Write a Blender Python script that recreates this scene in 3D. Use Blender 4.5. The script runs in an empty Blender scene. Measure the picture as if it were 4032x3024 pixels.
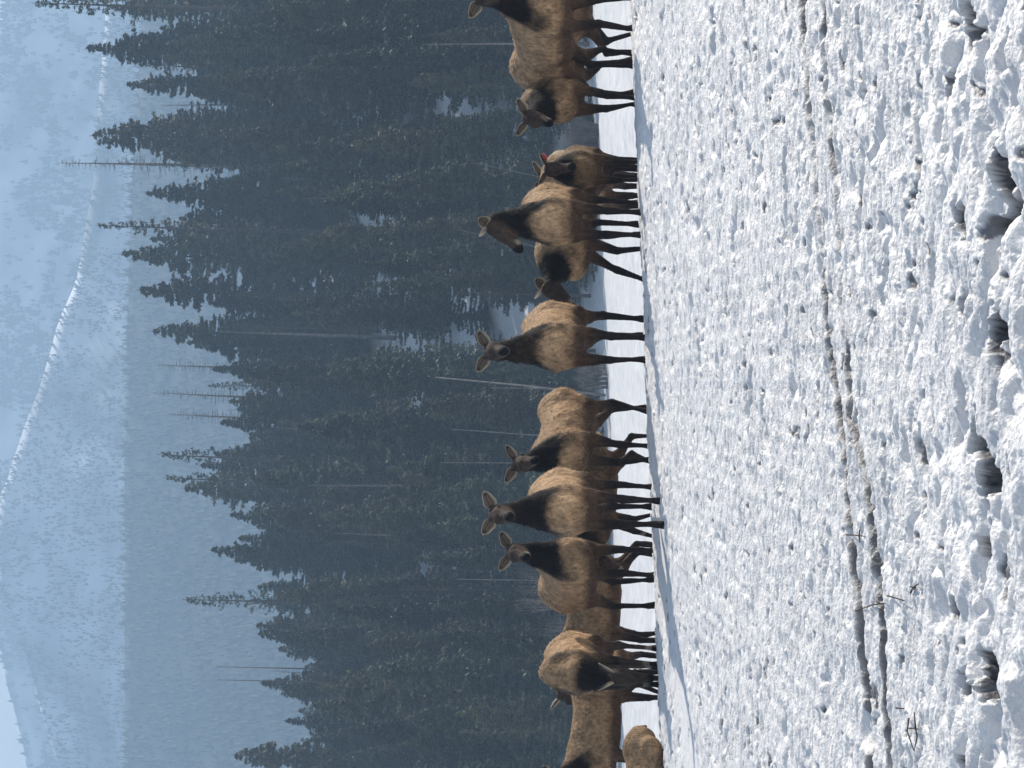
import bpy, math, random
import numpy as np
from mathutils import Vector, Matrix

random.seed(7)
rng = np.random.default_rng(7)
sc = bpy.context.scene
COL = sc.collection
R = math.radians

# ------------------------------------------------------------------ camera
CZ = 1.6                      # camera height over the world's zero
FPX = 8624.0                  # focal length in pixels of the 4032 px long side
HOR = 2150.0                  # row (photo x) of the horizon
PITCH = math.atan((HOR - 2016.0) / FPX)
ROLL = R(1.4)
Rv = Vector((1, 0, 0)); Uv = Vector((0, -math.sin(PITCH), math.cos(PITCH))); Fv = Vector((0, math.cos(PITCH), math.sin(PITCH)))
R2 = Rv * math.cos(ROLL) + Uv * math.sin(ROLL)
U2 = Uv * math.cos(ROLL) - Rv * math.sin(ROLL)
cam_d = bpy.data.cameras.new('camera')
cam = bpy.data.objects.new('camera', cam_d); COL.objects.link(cam)
cam_d.sensor_width = 36.0; cam_d.lens = 36.0 * FPX / 4032.0
cam_d.clip_start = 0.1; cam_d.clip_end = 6000
xa, ya, za = -U2, R2, -Fv      # the phone was held upright, the picture is stored on its side
cam.matrix_world = Matrix(((xa.x, ya.x, za.x, 0), (xa.y, ya.y, za.y, 0), (xa.z, ya.z, za.z, CZ), (0, 0, 0, 1)))
sc.camera = cam

def pix(px, py, D):
    """photo pixel -> world point at depth y = D"""
    d = Fv + R2 * ((1512.0 - py) / FPX) - U2 * ((px - 2016.0) / FPX)
    return Vector((d.x / d.y * D, D, CZ + d.z / d.y * D))

def proj(p):
    v = Vector(p) - Vector((0, 0, CZ)); f = v.dot(Fv)
    return (2016.0 - v.dot(U2) / f * FPX, 1512.0 - v.dot(R2) / f * FPX)

# ------------------------------------------------------------------ light
SUN_EL, SUN_AZ = R(36), R(47)      # azimuth measured from the view direction towards the right
sd = Vector((math.sin(SUN_AZ) * math.cos(SUN_EL), math.cos(SUN_AZ) * math.cos(SUN_EL), math.sin(SUN_EL)))
sl = bpy.data.lights.new('sun', 'SUN'); sl.energy = 5.0; sl.angle = R(0.53); sl.color = (1.0, 0.93, 0.83)
so = bpy.data.objects.new('sun', sl); COL.objects.link(so)
so.rotation_euler = sd.to_track_quat('Z', 'Y').to_euler(); so.location = (30, 10, 60)
w = bpy.data.worlds.new('World'); sc.world = w; w.use_nodes = True
nt = w.node_tree; nt.nodes.clear()
sk = nt.nodes.new('ShaderNodeTexSky'); sk.sky_type = 'NISHITA'; sk.sun_disc = False
sk.sun_elevation = SUN_EL; sk.sun_rotation = SUN_AZ; sk.altitude = 900; sk.air_density = 1.0; sk.dust_density = 3.0; sk.ozone_density = 1.2
bg = nt.nodes.new('ShaderNodeBackground'); bg.inputs['Strength'].default_value = 0.06
wo = nt.nodes.new('ShaderNodeOutputWorld')
g_ = nt.nodes.new('ShaderNodeNewGeometry'); sx = nt.nodes.new('ShaderNodeSeparateXYZ'); nt.links.new(g_.outputs['Incoming'], sx.inputs[0])
mr = nt.nodes.new('ShaderNodeMapRange'); mr.interpolation_type = 'SMOOTHSTEP'      # pale milky air towards the horizon, all round
mr.inputs['From Min'].default_value = -.62; mr.inputs['From Max'].default_value = -.12; mr.inputs['To Min'].default_value = 0; mr.inputs['To Max'].default_value = .85
nt.links.new(sx.outputs['Z'], mr.inputs['Value'])
mxs = nt.nodes.new('ShaderNodeMix'); mxs.data_type = 'RGBA'; mxs.inputs['B'].default_value = (10.5, 10.2, 9.4, 1)
nt.links.new(mr.outputs[0], mxs.inputs['Factor']); nt.links.new(sk.outputs[0], mxs.inputs['A'])
nt.links.new(mxs.outputs['Result'], bg.inputs[0]); nt.links.new(bg.outputs[0], wo.inputs[0])
vs = sc.view_settings; vs.view_transform = 'Standard'; vs.look = 'None'; vs.exposure = 0.85; vs.gamma = 1.0; vs.use_curve_mapping = False
sc.render.engine = 'CYCLES'
cy = sc.cycles; cy.use_denoising = True; cy.max_bounces = 6; cy.diffuse_bounces = 3; cy.glossy_bounces = 2
cy.transparent_max_bounces = 8; cy.volume_bounces = 1; cy.use_adaptive_sampling = False
try: cy.denoising_prefilter = 'ACCURATE'
except Exception: pass

# ------------------------------------------------------------------ noise
def _hash(ix, iy, s):
    h = (ix.astype(np.int64) * 374761393 + iy.astype(np.int64) * 668265263 + s * 974634777) & 0xffffffff
    h = ((h ^ (h >> 13)) * 1274126177) & 0xffffffff
    return ((h ^ (h >> 16)) & 0xffff) / 65535.0
def vn(x, y, s=0):
    ix = np.floor(x); iy = np.floor(y); fx = x - ix; fy = y - iy
    fx = fx * fx * (3 - 2 * fx); fy = fy * fy * (3 - 2 * fy)
    ix = ix.astype(np.int64); iy = iy.astype(np.int64)
    a = _hash(ix, iy, s); b = _hash(ix + 1, iy, s); c = _hash(ix, iy + 1, s); d = _hash(ix + 1, iy + 1, s)
    return (a + (b - a) * fx) * (1 - fy) + (c + (d - c) * fx) * fy
def fbm(x, y, s=0, o=4, g=0.5):
    v = 0; a = 1; t = 0
    for i in range(o):
        v = v + a * vn(x * 2 ** i + 17.3 * i, y * 2 ** i + 9.1 * i, s + i); t += a; a *= g
    return v / t

def vn3(P, f, s=0):
    x, y, z = P[..., 0] * f, P[..., 1] * f, P[..., 2] * f
    i = [np.floor(a).astype(np.int64) for a in (x, y, z)]; fr = [a - np.floor(a) for a in (x, y, z)]; fr = [a * a * (3 - 2 * a) for a in fr]
    o = 0
    for dx in (0, 1):
        for dy in (0, 1):
            for dz in (0, 1):
                o = o + _hash(i[0] + dx + (i[2] + dz) * 1013, i[1] + dy + (i[2] + dz) * 7919, s) * (fr[0] if dx else 1 - fr[0]) * (fr[1] if dy else 1 - fr[1]) * (fr[2] if dz else 1 - fr[2])
    return o

# ------------------------------------------------------------------ ground height
_D = [0, 1, 5, 7, 12, 18, 22, 23.3, 24.6, 26, 27.5, 30, 40, 60, 90, 125, 133, 400]
_Z = [-1.62, -1.62, -1.56, -1.53, -1.42, -1.26, -1.155, -1.11, -1.16, -1.34, -1.55, -1.72, -2.12, -2.55, -3.05, -3.6, -3.6, -3.6]
def zg(x, y):
    x = np.asarray(x, float); y = np.asarray(y, float)
    z = np.interp(y, _D, _Z) + np.interp(y, [0, 7, 20, 400], [0.015, 0.03, 0.064, 0.064]) * np.clip(x, -60, 60)
    t = x / np.maximum(y, 1)
    s = np.interp(t, [-0.4, -0.17, -0.05, 0.06, 0.17, 0.4], [0.16, 0.165, 0.215, 0.255, 0.31, 0.34])
    up = np.clip(y - 131, 0, 125)
    up = up - 6 * (1 - np.exp(-up / 6))
    z = z + s * up - 0.35 * np.clip(y - 262, 0, 150)
    z = z + (fbm(x / 9, y / 9, 60, 2) - 0.5) * 2.0 * np.clip((y - 134) / 20, 0, 1)
    return z + CZ

# ------------------------------------------------------------------ object helpers
def tag(o, label=None, cat=None, group=None, kind=None):
    if label: o['label'] = label
    if cat: o['category'] = cat
    if group: o['group'] = group
    if kind: o['kind'] = kind
    return o
def mesh_np(name, v, f, mat, parent=None, smooth=True, cols=None):
    """v (n,3) array, f list/array of equal-length faces"""
    me = bpy.data.meshes.new(name)
    v = np.asarray(v, np.float32); f = np.asarray(f, np.int32)
    k = f.shape[1]
    me.vertices.add(len(v)); me.vertices.foreach_set('co', v.ravel())
    me.loops.add(f.size); me.loops.foreach_set('vertex_index', f.ravel())
    me.polygons.add(len(f)); me.polygons.foreach_set('loop_start', np.arange(0, f.size, k, dtype=np.int32))
    me.polygons.foreach_set('loop_total', np.full(len(f), k, np.int32))
    if smooth: me.polygons.foreach_set('use_smooth', np.ones(len(f), bool))
    me.update(); me.validate()
    if cols is not None:
        ca = me.color_attributes.new('Col', 'FLOAT_COLOR', 'POINT')
        c = np.ones((len(v), 4), np.float32); c[:, :3] = cols; ca.data.foreach_set('color', c.ravel())
    if mat: me.materials.append(mat)
    o = bpy.data.objects.new(name, me); COL.objects.link(o)
    if parent: o.parent = parent
    return o
def empty(name, loc, rz=0):
    o = bpy.data.objects.new(name, None); COL.objects.link(o); o.location = loc; o.rotation_euler = (0, 0, rz)
    o.empty_display_size = 0.1
    return o
class MB:
    def __init__(s): s.v = []; s.f = []
    def tube(s, pts, rad, n=6, cap=True):
        b = len(s.v); pts = [Vector(p) for p in pts]
        for i, p in enumerate(pts):
            d = (pts[min(i + 1, len(pts) - 1)] - pts[max(i - 1, 0)]).normalized()
            a = d.orthogonal().normalized() if abs(d.z) > .99 else d.cross(Vector((0, 0, 1))).normalized()
            c = d.cross(a)
            for k in range(n):
                t = 2 * math.pi * k / n
                s.v.append(p + (a * math.cos(t) + c * math.sin(t)) * rad[i])
        for i in range(len(pts) - 1):
            for k in range(n):
                k2 = (k + 1) % n
                s.f.append((b + i * n + k, b + i * n + k2, b + (i + 1) * n + k2)); s.f.append((b + i * n + k, b + (i + 1) * n + k2, b + (i + 1) * n + k))
        if cap:
            s.v.append(pts[0]); s.v.append(pts[-1]); c0 = len(s.v) - 2
            for k in range(n):
                s.f.append((c0, b + (k + 1) % n, b + k)); s.f.append((c0 + 1, b + (len(pts) - 1) * n + k, b + (len(pts) - 1) * n + (k + 1) % n))
    def build(s, name, mat, parent=None, smooth=True):
        return mesh_np(name, np.array([tuple(p) for p in s.v]), s.f, mat, parent, smooth)

# ------------------------------------------------------------------ materials
def new_mat(name):
    m = bpy.data.materials.new(name); m.use_nodes = True
    n = m.node_tree; b = n.nodes['Principled BSDF']
    return m, n, b
def noise_mat(name, c1, c2, scale=5, rough=0.8, bump=0.0, detail=4, bdist=0.02, c3=None, s3=1.0, p1=.35, p2=.65, bscale=None):
    m, n, b = new_mat(name)
    tc = n.nodes.new('ShaderNodeTexCoord')
    nz = n.nodes.new('ShaderNodeTexNoise'); nz.inputs['Scale'].default_value = scale; nz.inputs['Detail'].default_value = detail
    n.links.new(tc.outputs['Object'], nz.inputs['Vector'])
    cr = n.nodes.new('ShaderNodeValToRGB'); cr.color_ramp.elements[0].position = p1; cr.color_ramp.elements[1].position = p2
    cr.color_ramp.elements[0].color = (*c1, 1); cr.color_ramp.elements[1].color = (*c2, 1)
    n.links.new(nz.outputs[0], cr.inputs[0]); out = cr.outputs[0]
    if c3:
        n3 = n.nodes.new('ShaderNodeTexNoise'); n3.inputs['Scale'].default_value = s3; n3.inputs['Detail'].default_value = 3
        n.links.new(tc.outputs['Object'], n3.inputs['Vector'])
        r3 = n.nodes.new('ShaderNodeValToRGB'); r3.color_ramp.elements[0].position = .5; r3.color_ramp.elements[1].position = .68
        n.links.new(n3.outputs[0], r3.inputs[0])
        mx = n.nodes.new('ShaderNodeMix'); mx.data_type = 'RGBA'; mx.inputs['B'].default_value = (*c3, 1)
        n.links.new(r3.outputs[0], mx.inputs['Factor']); n.links.new(out, mx.inputs['A']); out = mx.outputs['Result']
    n.links.new(out, b.inputs['Base Color']); b.inputs['Roughness'].default_value = rough
    if bump:
        nb = n.nodes.new('ShaderNodeTexNoise'); nb.inputs['Scale'].default_value = bscale or scale * 3; nb.inputs['Detail'].default_value = 5
        n.links.new(tc.outputs['Object'], nb.inputs['Vector'])
        bp = n.nodes.new('ShaderNodeBump'); bp.inputs['Strength'].default_value = bump; bp.inputs['Distance'].default_value = bdist
        n.links.new(nb.outputs[0], bp.inputs['Height']); n.links.new(bp.outputs[0], b.inputs['Normal'])
    return m
M = {}
M['snow'] = noise_mat('snow', (.74, .715, .70), (.81, .79, .775), 6, .5, .75, 5, .012, c3=(.62, .61, .61), s3=2.2, bscale=60)
n_ = M['snow'].node_tree; b_ = n_.nodes['Principled BSDF']; src = b_.inputs['Base Color'].links[0].from_socket
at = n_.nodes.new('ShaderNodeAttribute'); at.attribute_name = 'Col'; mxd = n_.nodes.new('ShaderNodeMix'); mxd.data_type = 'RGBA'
mxd.inputs['B'].default_value = (.030, .028, .034, 1); n_.links.new(src, mxd.inputs['A']); n_.links.new(at.outputs['Fac'], mxd.inputs['Factor']); n_.links.new(mxd.outputs['Result'], b_.inputs['Base Color'])  # near-black tint for dirt in the pits and shade painted along the ruts
M['soil'] = noise_mat('soil', (.018, .012, .008), (.07, .045, .025), 22, .95, .8, 6, .02, c3=(.10, .075, .035), s3=9)
M['bark'] = noise_mat('bark', (.05, .04, .035), (.10, .085, .075), 6, .9, .4)
M['dead'] = noise_mat('dead_wood', (.13, .12, .11), (.24, .22, .20), 3, .85)
M['twig'] = noise_mat('twig_bark', (.02, .015, .012), (.06, .045, .035), 30, .9)
M['needle'] = noise_mat('needles', (.026, .040, .024), (.055, .070, .038), .35, .7, p1=.3, p2=.7)
M['needle2'] = noise_mat('needles_olive', (.045, .052, .027), (.095, .090, .048), .35, .7, p1=.3, p2=.7)
M['brush'] = noise_mat('bare_brush', (.10, .085, .075), (.22, .19, .17), 2, .9)
M['farwood'] = noise_mat('far_evergreens', (.012, .022, .016), (.035, .05, .035), .05, .9)
M['farbare'] = noise_mat('far_bare_wood', (.05, .045, .05), (.12, .105, .10), .05, .9)
M['hillsnow'] = noise_mat('hill_snow', (.45, .46, .50), (.80, .82, .85), .03, .8, c3=(.10, .11, .12), s3=.012)
M['hilldark'] = noise_mat('hill_forest_floor', (.02, .03, .025), (.05, .06, .05), .03, .9)

for k_ in ('needle', 'needle2'):
    n_ = M[k_].node_tree; b_ = n_.nodes['Principled BSDF']; src = b_.inputs['Base Color'].links[0].from_socket
    oi = n_.nodes.new('ShaderNodeObjectInfo'); mr_ = n_.nodes.new('ShaderNodeMapRange'); mr_.inputs['To Min'].default_value = .55; mr_.inputs['To Max'].default_value = 1.9
    tc_ = n_.nodes.new('ShaderNodeTexCoord'); nz_ = n_.nodes.new('ShaderNodeTexNoise'); nz_.inputs['Scale'].default_value = .9; nz_.inputs['Detail'].default_value = 2; n_.links.new(tc_.outputs['Object'], nz_.inputs['Vector'])
    m2_ = n_.nodes.new('ShaderNodeMapRange'); m2_.inputs['From Min'].default_value = .35; m2_.inputs['From Max'].default_value = .65; m2_.inputs['To Min'].default_value = .5; m2_.inputs['To Max'].default_value = 1.5
    n_.links.new(nz_.outputs[0], m2_.inputs['Value']); n_.links.new(oi.outputs['Random'], mr_.inputs['Value'])
    mu_ = n_.nodes.new('ShaderNodeMath'); mu_.operation = 'MULTIPLY'; n_.links.new(mr_.outputs[0], mu_.inputs[0]); n_.links.new(m2_.outputs[0], mu_.inputs[1])
    sc_ = n_.nodes.new('ShaderNodeVectorMath'); sc_.operation = 'SCALE'; n_.links.new(src, sc_.inputs[0]); n_.links.new(mu_.outputs[0], sc_.inputs['Scale']); n_.links.new(sc_.outputs[0], b_.inputs['Base Color'])

# ------------------------------------------------------------------ snow field
def curve_D(pts):
    """photo points of a line on the near ground -> arrays t (=x/D), D"""
    T, DD = [], []
    for (px, py) in pts:
        lo = None
        for D in np.linspace(6, 24, 1800):
            p = pix(px, py, D)
            if p.z <= zg(p.x, D): lo = (p.x / D, D); break
        if lo: T.append(lo[0]); DD.append(lo[1])
    o = np.argsort(T); return np.array(T)[o], np.array(DD)[o]
track1 = curve_D([(3175, -300), (3181, 0), (3208, 455), (3245, 875), (3290, 1400), (3345, 1823), (3409, 2370), (3430, 2740), (3440, 3300)])
track2 = curve_D([(3270, -300), (3281, 110), (3318, 730), (3345, 1200), (3378, 1640), (3440, 1900), (3500, 2400), (3530, 3300)])
track3 = curve_D([(2585, 1900), (2600, 2180), (2630, 2400), (2680, 2700), (2725, 3024), (2760, 3300)])

HOLES = [(3885, 70, .10, .16), (3900, 150, .07, .12), (3800, 350, .06, .10), (3855, 860, .08, .12), (4015, 760, .20, .16), (4000, 900, .12, .12), (4005, 1310, .10, .14), (3870, 1200, .05, .10),
         (3915, 1730, .08, .10), (3975, 1850, .14, .14), (3960, 1990, .10, .12), (3925, 2150, .05, .08), (3830, 2400, .06, .08), (3960, 2660, .10, .12), (3870, 2700, .07, .10), (4010, 2820, .10, .12), (3740, 2600, .04, .07), (3850, 3000, .06, .08)]
def near_relief(X, Y):
    T = X / Y
    wx = X + 0.05 * (fbm(X * 6, Y * 6, 90, 2) - .5); wy = Y + 0.05 * (fbm(X * 6, Y * 6, 95, 2) - .5)
    crust = 1 - np.abs(2 * vn(wx * 5.2, wy * 13, 1) - 1)                 # ridged
    crust2 = 1 - np.abs(2 * vn(wx * 9.5, wy * 30, 2) - 1)
    fine = vn(X * 17, Y * 62, 3); fine2 = vn(X * 80, Y * 95, 4)
    big = fbm(X * 1.1, Y * 1.3, 5, 3) - .5
    med = fbm(wx * 3.2, wy * 4.4, 6, 3) - .5
    rough = np.clip((Y - 7.75) / 1.1, 0, 1)
    h = big * .05 + med * .03 + crust * (.013 * (1 - rough) + .017 * rough) + crust2 * (.010 + .008 * rough) + (fine - .5) * (.008 + .012 * rough) + (fine2 - .5) * .006
    # rounded melt lumps in the closest snow
    lump = fbm(wx * 6.5, wy * 10, 7, 3, .4)
    lump = np.clip(lump - .28, 0, .42) ** .6
    h = h + (1 - rough) * lump * .10
    dirt_shade = np.zeros_like(h)
    # small pits, some with a scrap of dirt in them
    pit = fbm(wx * 4.5, wy * 6.5, 11, 2); h = h - np.clip(pit - .68, 0, 1) * .30
    spk = np.clip((vn(wx * 9, wy * 8, 14) * .6 + vn(wx * 23, wy * 17, 15) * .4 - .76) / .04, 0, 1); h = h - spk * .016; dirt_shade = np.maximum(dirt_shade, spk * .8)
    # holes melted to the ground, only close by
    hs_ = np.zeros_like(h)
    for px, py, rx, ry in HOLES:
        D = 7.3
        for D in np.linspace(6, 12, 400):
            p = pix(px, py, D)
            if p.z <= zg(p.x, D): break
        hs_ = np.maximum(hs_, np.exp(-((X - p.x) / (rx * .95)) ** 2 - ((Y - p.y) / (ry * 1.05)) ** 2))
    hm = np.clip((hs_ * 1.1 + (fbm(X * 11, Y * 11, 21, 3, .6) - .5) * 1.5 - .5) / .4, 0, 1) * np.clip(hs_ * 4 - .3, 0, 1)
    h = h - hm * .13; dirt_shade = np.maximum(dirt_shade, np.clip(hm * 5 - .3, 0, 1) * (.75 + .25 * vn(X * 60, Y * 60, 77)))
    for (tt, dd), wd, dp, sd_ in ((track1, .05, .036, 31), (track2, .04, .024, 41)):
        Dl = np.interp(T, tt, dd) + (vn(X * 1.4, X * 0, sd_) - .5) * .16 + (vn(X * 7, X * 0, sd_ + 5) - .5) * .05
        am = np.clip(3.2 * fbm(X * 2.4, X * 0 + 3, sd_ + 1, 3) - .8, .4, 1.1)
        g = np.exp(-np.where(Y < Dl, (Y - Dl) / (wd * 1.5), (Y - Dl) / (wd * .3)) ** 2) * am
        h = h - dp * g + .012 * np.exp(-((Y - Dl - wd) / (wd * .7)) ** 2)
        dirt_shade = np.maximum(dirt_shade, np.exp(-((Y - Dl - .01) / .032) ** 2) * np.clip(am, 0, .9))  # dark rut line: some dirt, mostly wall shade painted into the snow colour
    Dl = np.interp(T, track3[0], track3[1]); sm = np.exp(-((Y - Dl) / .8) ** 4) * (T < -.06)
    h = h * (1 - .85 * sm) - sm * .03
    return h, dirt_shade

def spaced(a, b, n): return a * (b / a) ** (np.linspace(0, 1, n))
ys = np.concatenate([np.linspace(.6, 6.3, 26)[:-1], spaced(6.3, 26.5, 1250), spaced(26.8, 130, 150), np.linspace(131, 270, 90), np.linspace(275, 420, 20)])
tt = np.concatenate([np.linspace(-2.0, -.25, 28)[:-1], np.linspace(-.25, .25, 720), np.linspace(.25, 2.0, 28)[1:]])
Tg, Yg = np.meshgrid(tt, ys); Xg = Tg * Yg
Zg = zg(Xg, Yg)
rel, dirt_shade = near_relief(Xg, Yg)
fade = np.clip((34 - Yg) / 9, 0, 1)
far_rel = (fbm(Xg * .5, Yg * .25, 70, 3) - .5) * .22 + (vn(Xg * 2.5, Yg * 1.2, 75) - .5) * .05
Zg = Zg + rel * fade + far_rel * (1 - fade)
nr, nc = Zg.shape
idx = np.arange(nr * nc).reshape(nr, nc)
F = np.stack([idx[:-1, :-1], idx[:-1, 1:], idx[1:, 1:], idx[1:, :-1]], -1).reshape(-1, 4)
snow = mesh_np('snow_field', np.stack([Xg, Yg, Zg], -1).reshape(-1, 3), F, M['snow'], cols=np.repeat((dirt_shade * (Yg < 24)).reshape(-1, 1), 3, 1))
tag(snow, kind='structure')
xs2 = np.linspace(-3, 3, 160); ys2 = np.linspace(5, 9.6, 130)
A, B = np.meshgrid(xs2, ys2)
Zs = zg(A, B) - .055 + (fbm(A * 9, B * 9, 55, 3) - .5) * .03
i2 = np.arange(A.size).reshape(A.shape)
F2 = np.stack([i2[:-1, :-1], i2[:-1, 1:], i2[1:, 1:], i2[1:, :-1]], -1).reshape(-1, 4)
tag(mesh_np('soil', np.stack([A, B, Zs], -1).reshape(-1, 3), F2, M['soil']), kind='structure')
# ground behind the viewer, so that the field goes on
def sheet(name, x0, x1, y0, y1, n, zf, mat):
    a, b = np.meshgrid(np.linspace(x0, x1, n), np.linspace(y0, y1, n)); z = zf(a, b)
    i = np.arange(a.size).reshape(a.shape)
    f = np.stack([i[:-1, :-1], i[:-1, 1:], i[1:, 1:], i[1:, :-1]], -1).reshape(-1, 4)
    return mesh_np(name, np.stack([a, b, z], -1).reshape(-1, 3), f, mat)
tag(sheet('valley_floor', -2900, 2900, -300, 2700, 60, lambda a, b: a * 0 - 14.0, M['hillsnow']), kind='structure')

# ------------------------------------------------------------------ far hills
def hill(name, crest, D0, Dc, mat, rough, seed, zb=-9.0, rows=60):
    py = np.linspace(-2200, 5200, 260)
    cr = sorted(crest, key=lambda c: c[1])
    cx = np.interp(py, [c[1] for c in cr], [c[0] for c in cr])
    V, zc, xc = [], [], []
    for px, p in zip(cx, py):
        q = pix(px, p, Dc); zc.append(q.z); xc.append(q.x / Dc)
    zc = np.array(zc); xc = np.array(xc)
    s = np.concatenate([np.linspace(0, 1, rows), 1 + np.linspace(.05, .6, 8)])
    S, Z1 = np.meshgrid(s, zc, indexing='ij'); _, X1 = np.meshgrid(s, xc, indexing='ij')
    Y = D0 + (Dc - D0) * S; X = X1 * Y
    prof = np.where(S <= 1, S ** 1.1, 1 - (S - 1) * 1.3)
    Z = zb + (Z1 - zb) * prof
    n = (fbm(X / 60, Y / 60, seed, 4) - .5) * rough * np.sin(np.clip(S, 0, 1) * math.pi) + (fbm(X / 14, Y / 14, seed + 5, 3) - .5) * rough * .12
    Z = Z + n
    i = np.arange(Z.size).reshape(Z.shape)
    f = np.stack([i[:-1, :-1], i[1:, :-1], i[1:, 1:], i[:-1, 1:]], -1).reshape(-1, 4)
    o = mesh_np(name, np.stack([X, Y, Z], -1).reshape(-1, 3), f, mat); tag(o, kind='structure')
    return X[:rows], Y[:rows], Z[:rows]
def cones(name, grid, n, h0, h1, mat, label, cat, seed, dens=None, wr=.22, tmax=.32, sides=5):
    X, Y, Z = grid; r = np.random.default_rng(seed)
    m = n * 4
    a = r.uniform(0, X.shape[0] - 1.001, m); b = r.uniform(0, X.shape[1] - 1.001, m)
    ai = a.astype(int); bi = b.astype(int); fa = a - ai; fb = b - bi
    def L(G): return (G[ai, bi] * (1 - fa) + G[ai + 1, bi] * fa) * (1 - fb) + (G[ai, bi + 1] * (1 - fa) + G[ai + 1, bi + 1] * fa) * fb
    x, y, z = L(X), L(Y), L(Z)
    k = np.abs(x / y) < tmax
    if dens is not None: k &= r.uniform(0, 1, m) < dens(x, y, z)
    x, y, z = x[k][:n], y[k][:n], z[k][:n]; q = len(x)
    h = r.uniform(h0, h1, q); w_ = h * r.uniform(wr * .7, wr * 1.3, q)
    V = np.zeros((q, sides + 1, 3)); 
    for j in range(sides):
        th = 2 * math.pi * j / sides + r.uniform(0, 1, q)
        V[:, j] = np.stack([x + w_ * np.cos(th), y + w_ * np.sin(th), z - .2 + h * .05], -1)
    V[:, sides] = np.stack([x + r.normal(0, .08, q), y, z + h], -1)
    base = (np.arange(q) * (sides + 1))[:, None]
    F = np.concatenate([np.stack([base[:, 0] + j, base[:, 0] + (j + 1) % sides, base[:, 0] + sides], -1) for j in range(sides)])
    o = mesh_np(name, V.reshape(-1, 3), F, mat, smooth=False)
    return tag(o, label, cat, kind='stuff')
gA = hill('shaded_hill', [(620, -2000), (560, 0), (520, 700), (500, 1300), (490, 2000), (492, 3024), (520, 5000)], 640, 1080, M['hilldark'], 10, 200)
gB = hill('snowy_slope', [(430, -2200), (415, 0), (407, 200), (389, 362), (362, 768), (335, 904), (307, 1085), (235, 1266), (172, 1465), (90, 1700), (0, 1950),
                          (-30, 2120), (0, 2300), (55, 2446), (101, 2574), (138, 2721), (174, 2850), (230, 3006), (420, 3700), (700, 5200)], 1140, 1450, M['hillsnow'], 26, 230)
gC = hill('mountain_ridge', [(60, -2200), (22, 0), (-70, 250), (-260, 1200), (-120, 2200), (0, 2556), (27, 2666), (55, 2785), (73, 2877), (106, 3006), (300, 3900), (500, 5200)], 1520, 1820, M['hillsnow'], 40, 260)
cones('shaded_hill_forest', gA, 22000, 2.6, 4.6, M['farwood'], 'smooth blue evergreen forest covering the shaded hill behind the trees', 'forest', 1, wr=.3)
def dB(x, y, z): return np.clip(fbm(x / 22, z / 22, 300, 3) * 6 - 1.7, .22, 1)
def dC(x, y, z): return np.clip(fbm(x / 45, z / 30, 320, 4) * 14 - 5.8, .06, 1)
cones('bare_slope_wood', gB, 40000, 2.0, 4.4, M['farbare'], 'thin bare wood speckling the snowy slope below its pale crest line', 'forest', 2, dB, wr=.2)
cones('mountain_forest', gC, 42000, 3.6, 7.5, M['farwood'], 'dark evergreen forest with snowy openings on the highest mountain', 'forest', 3, dC, wr=.3)

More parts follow.
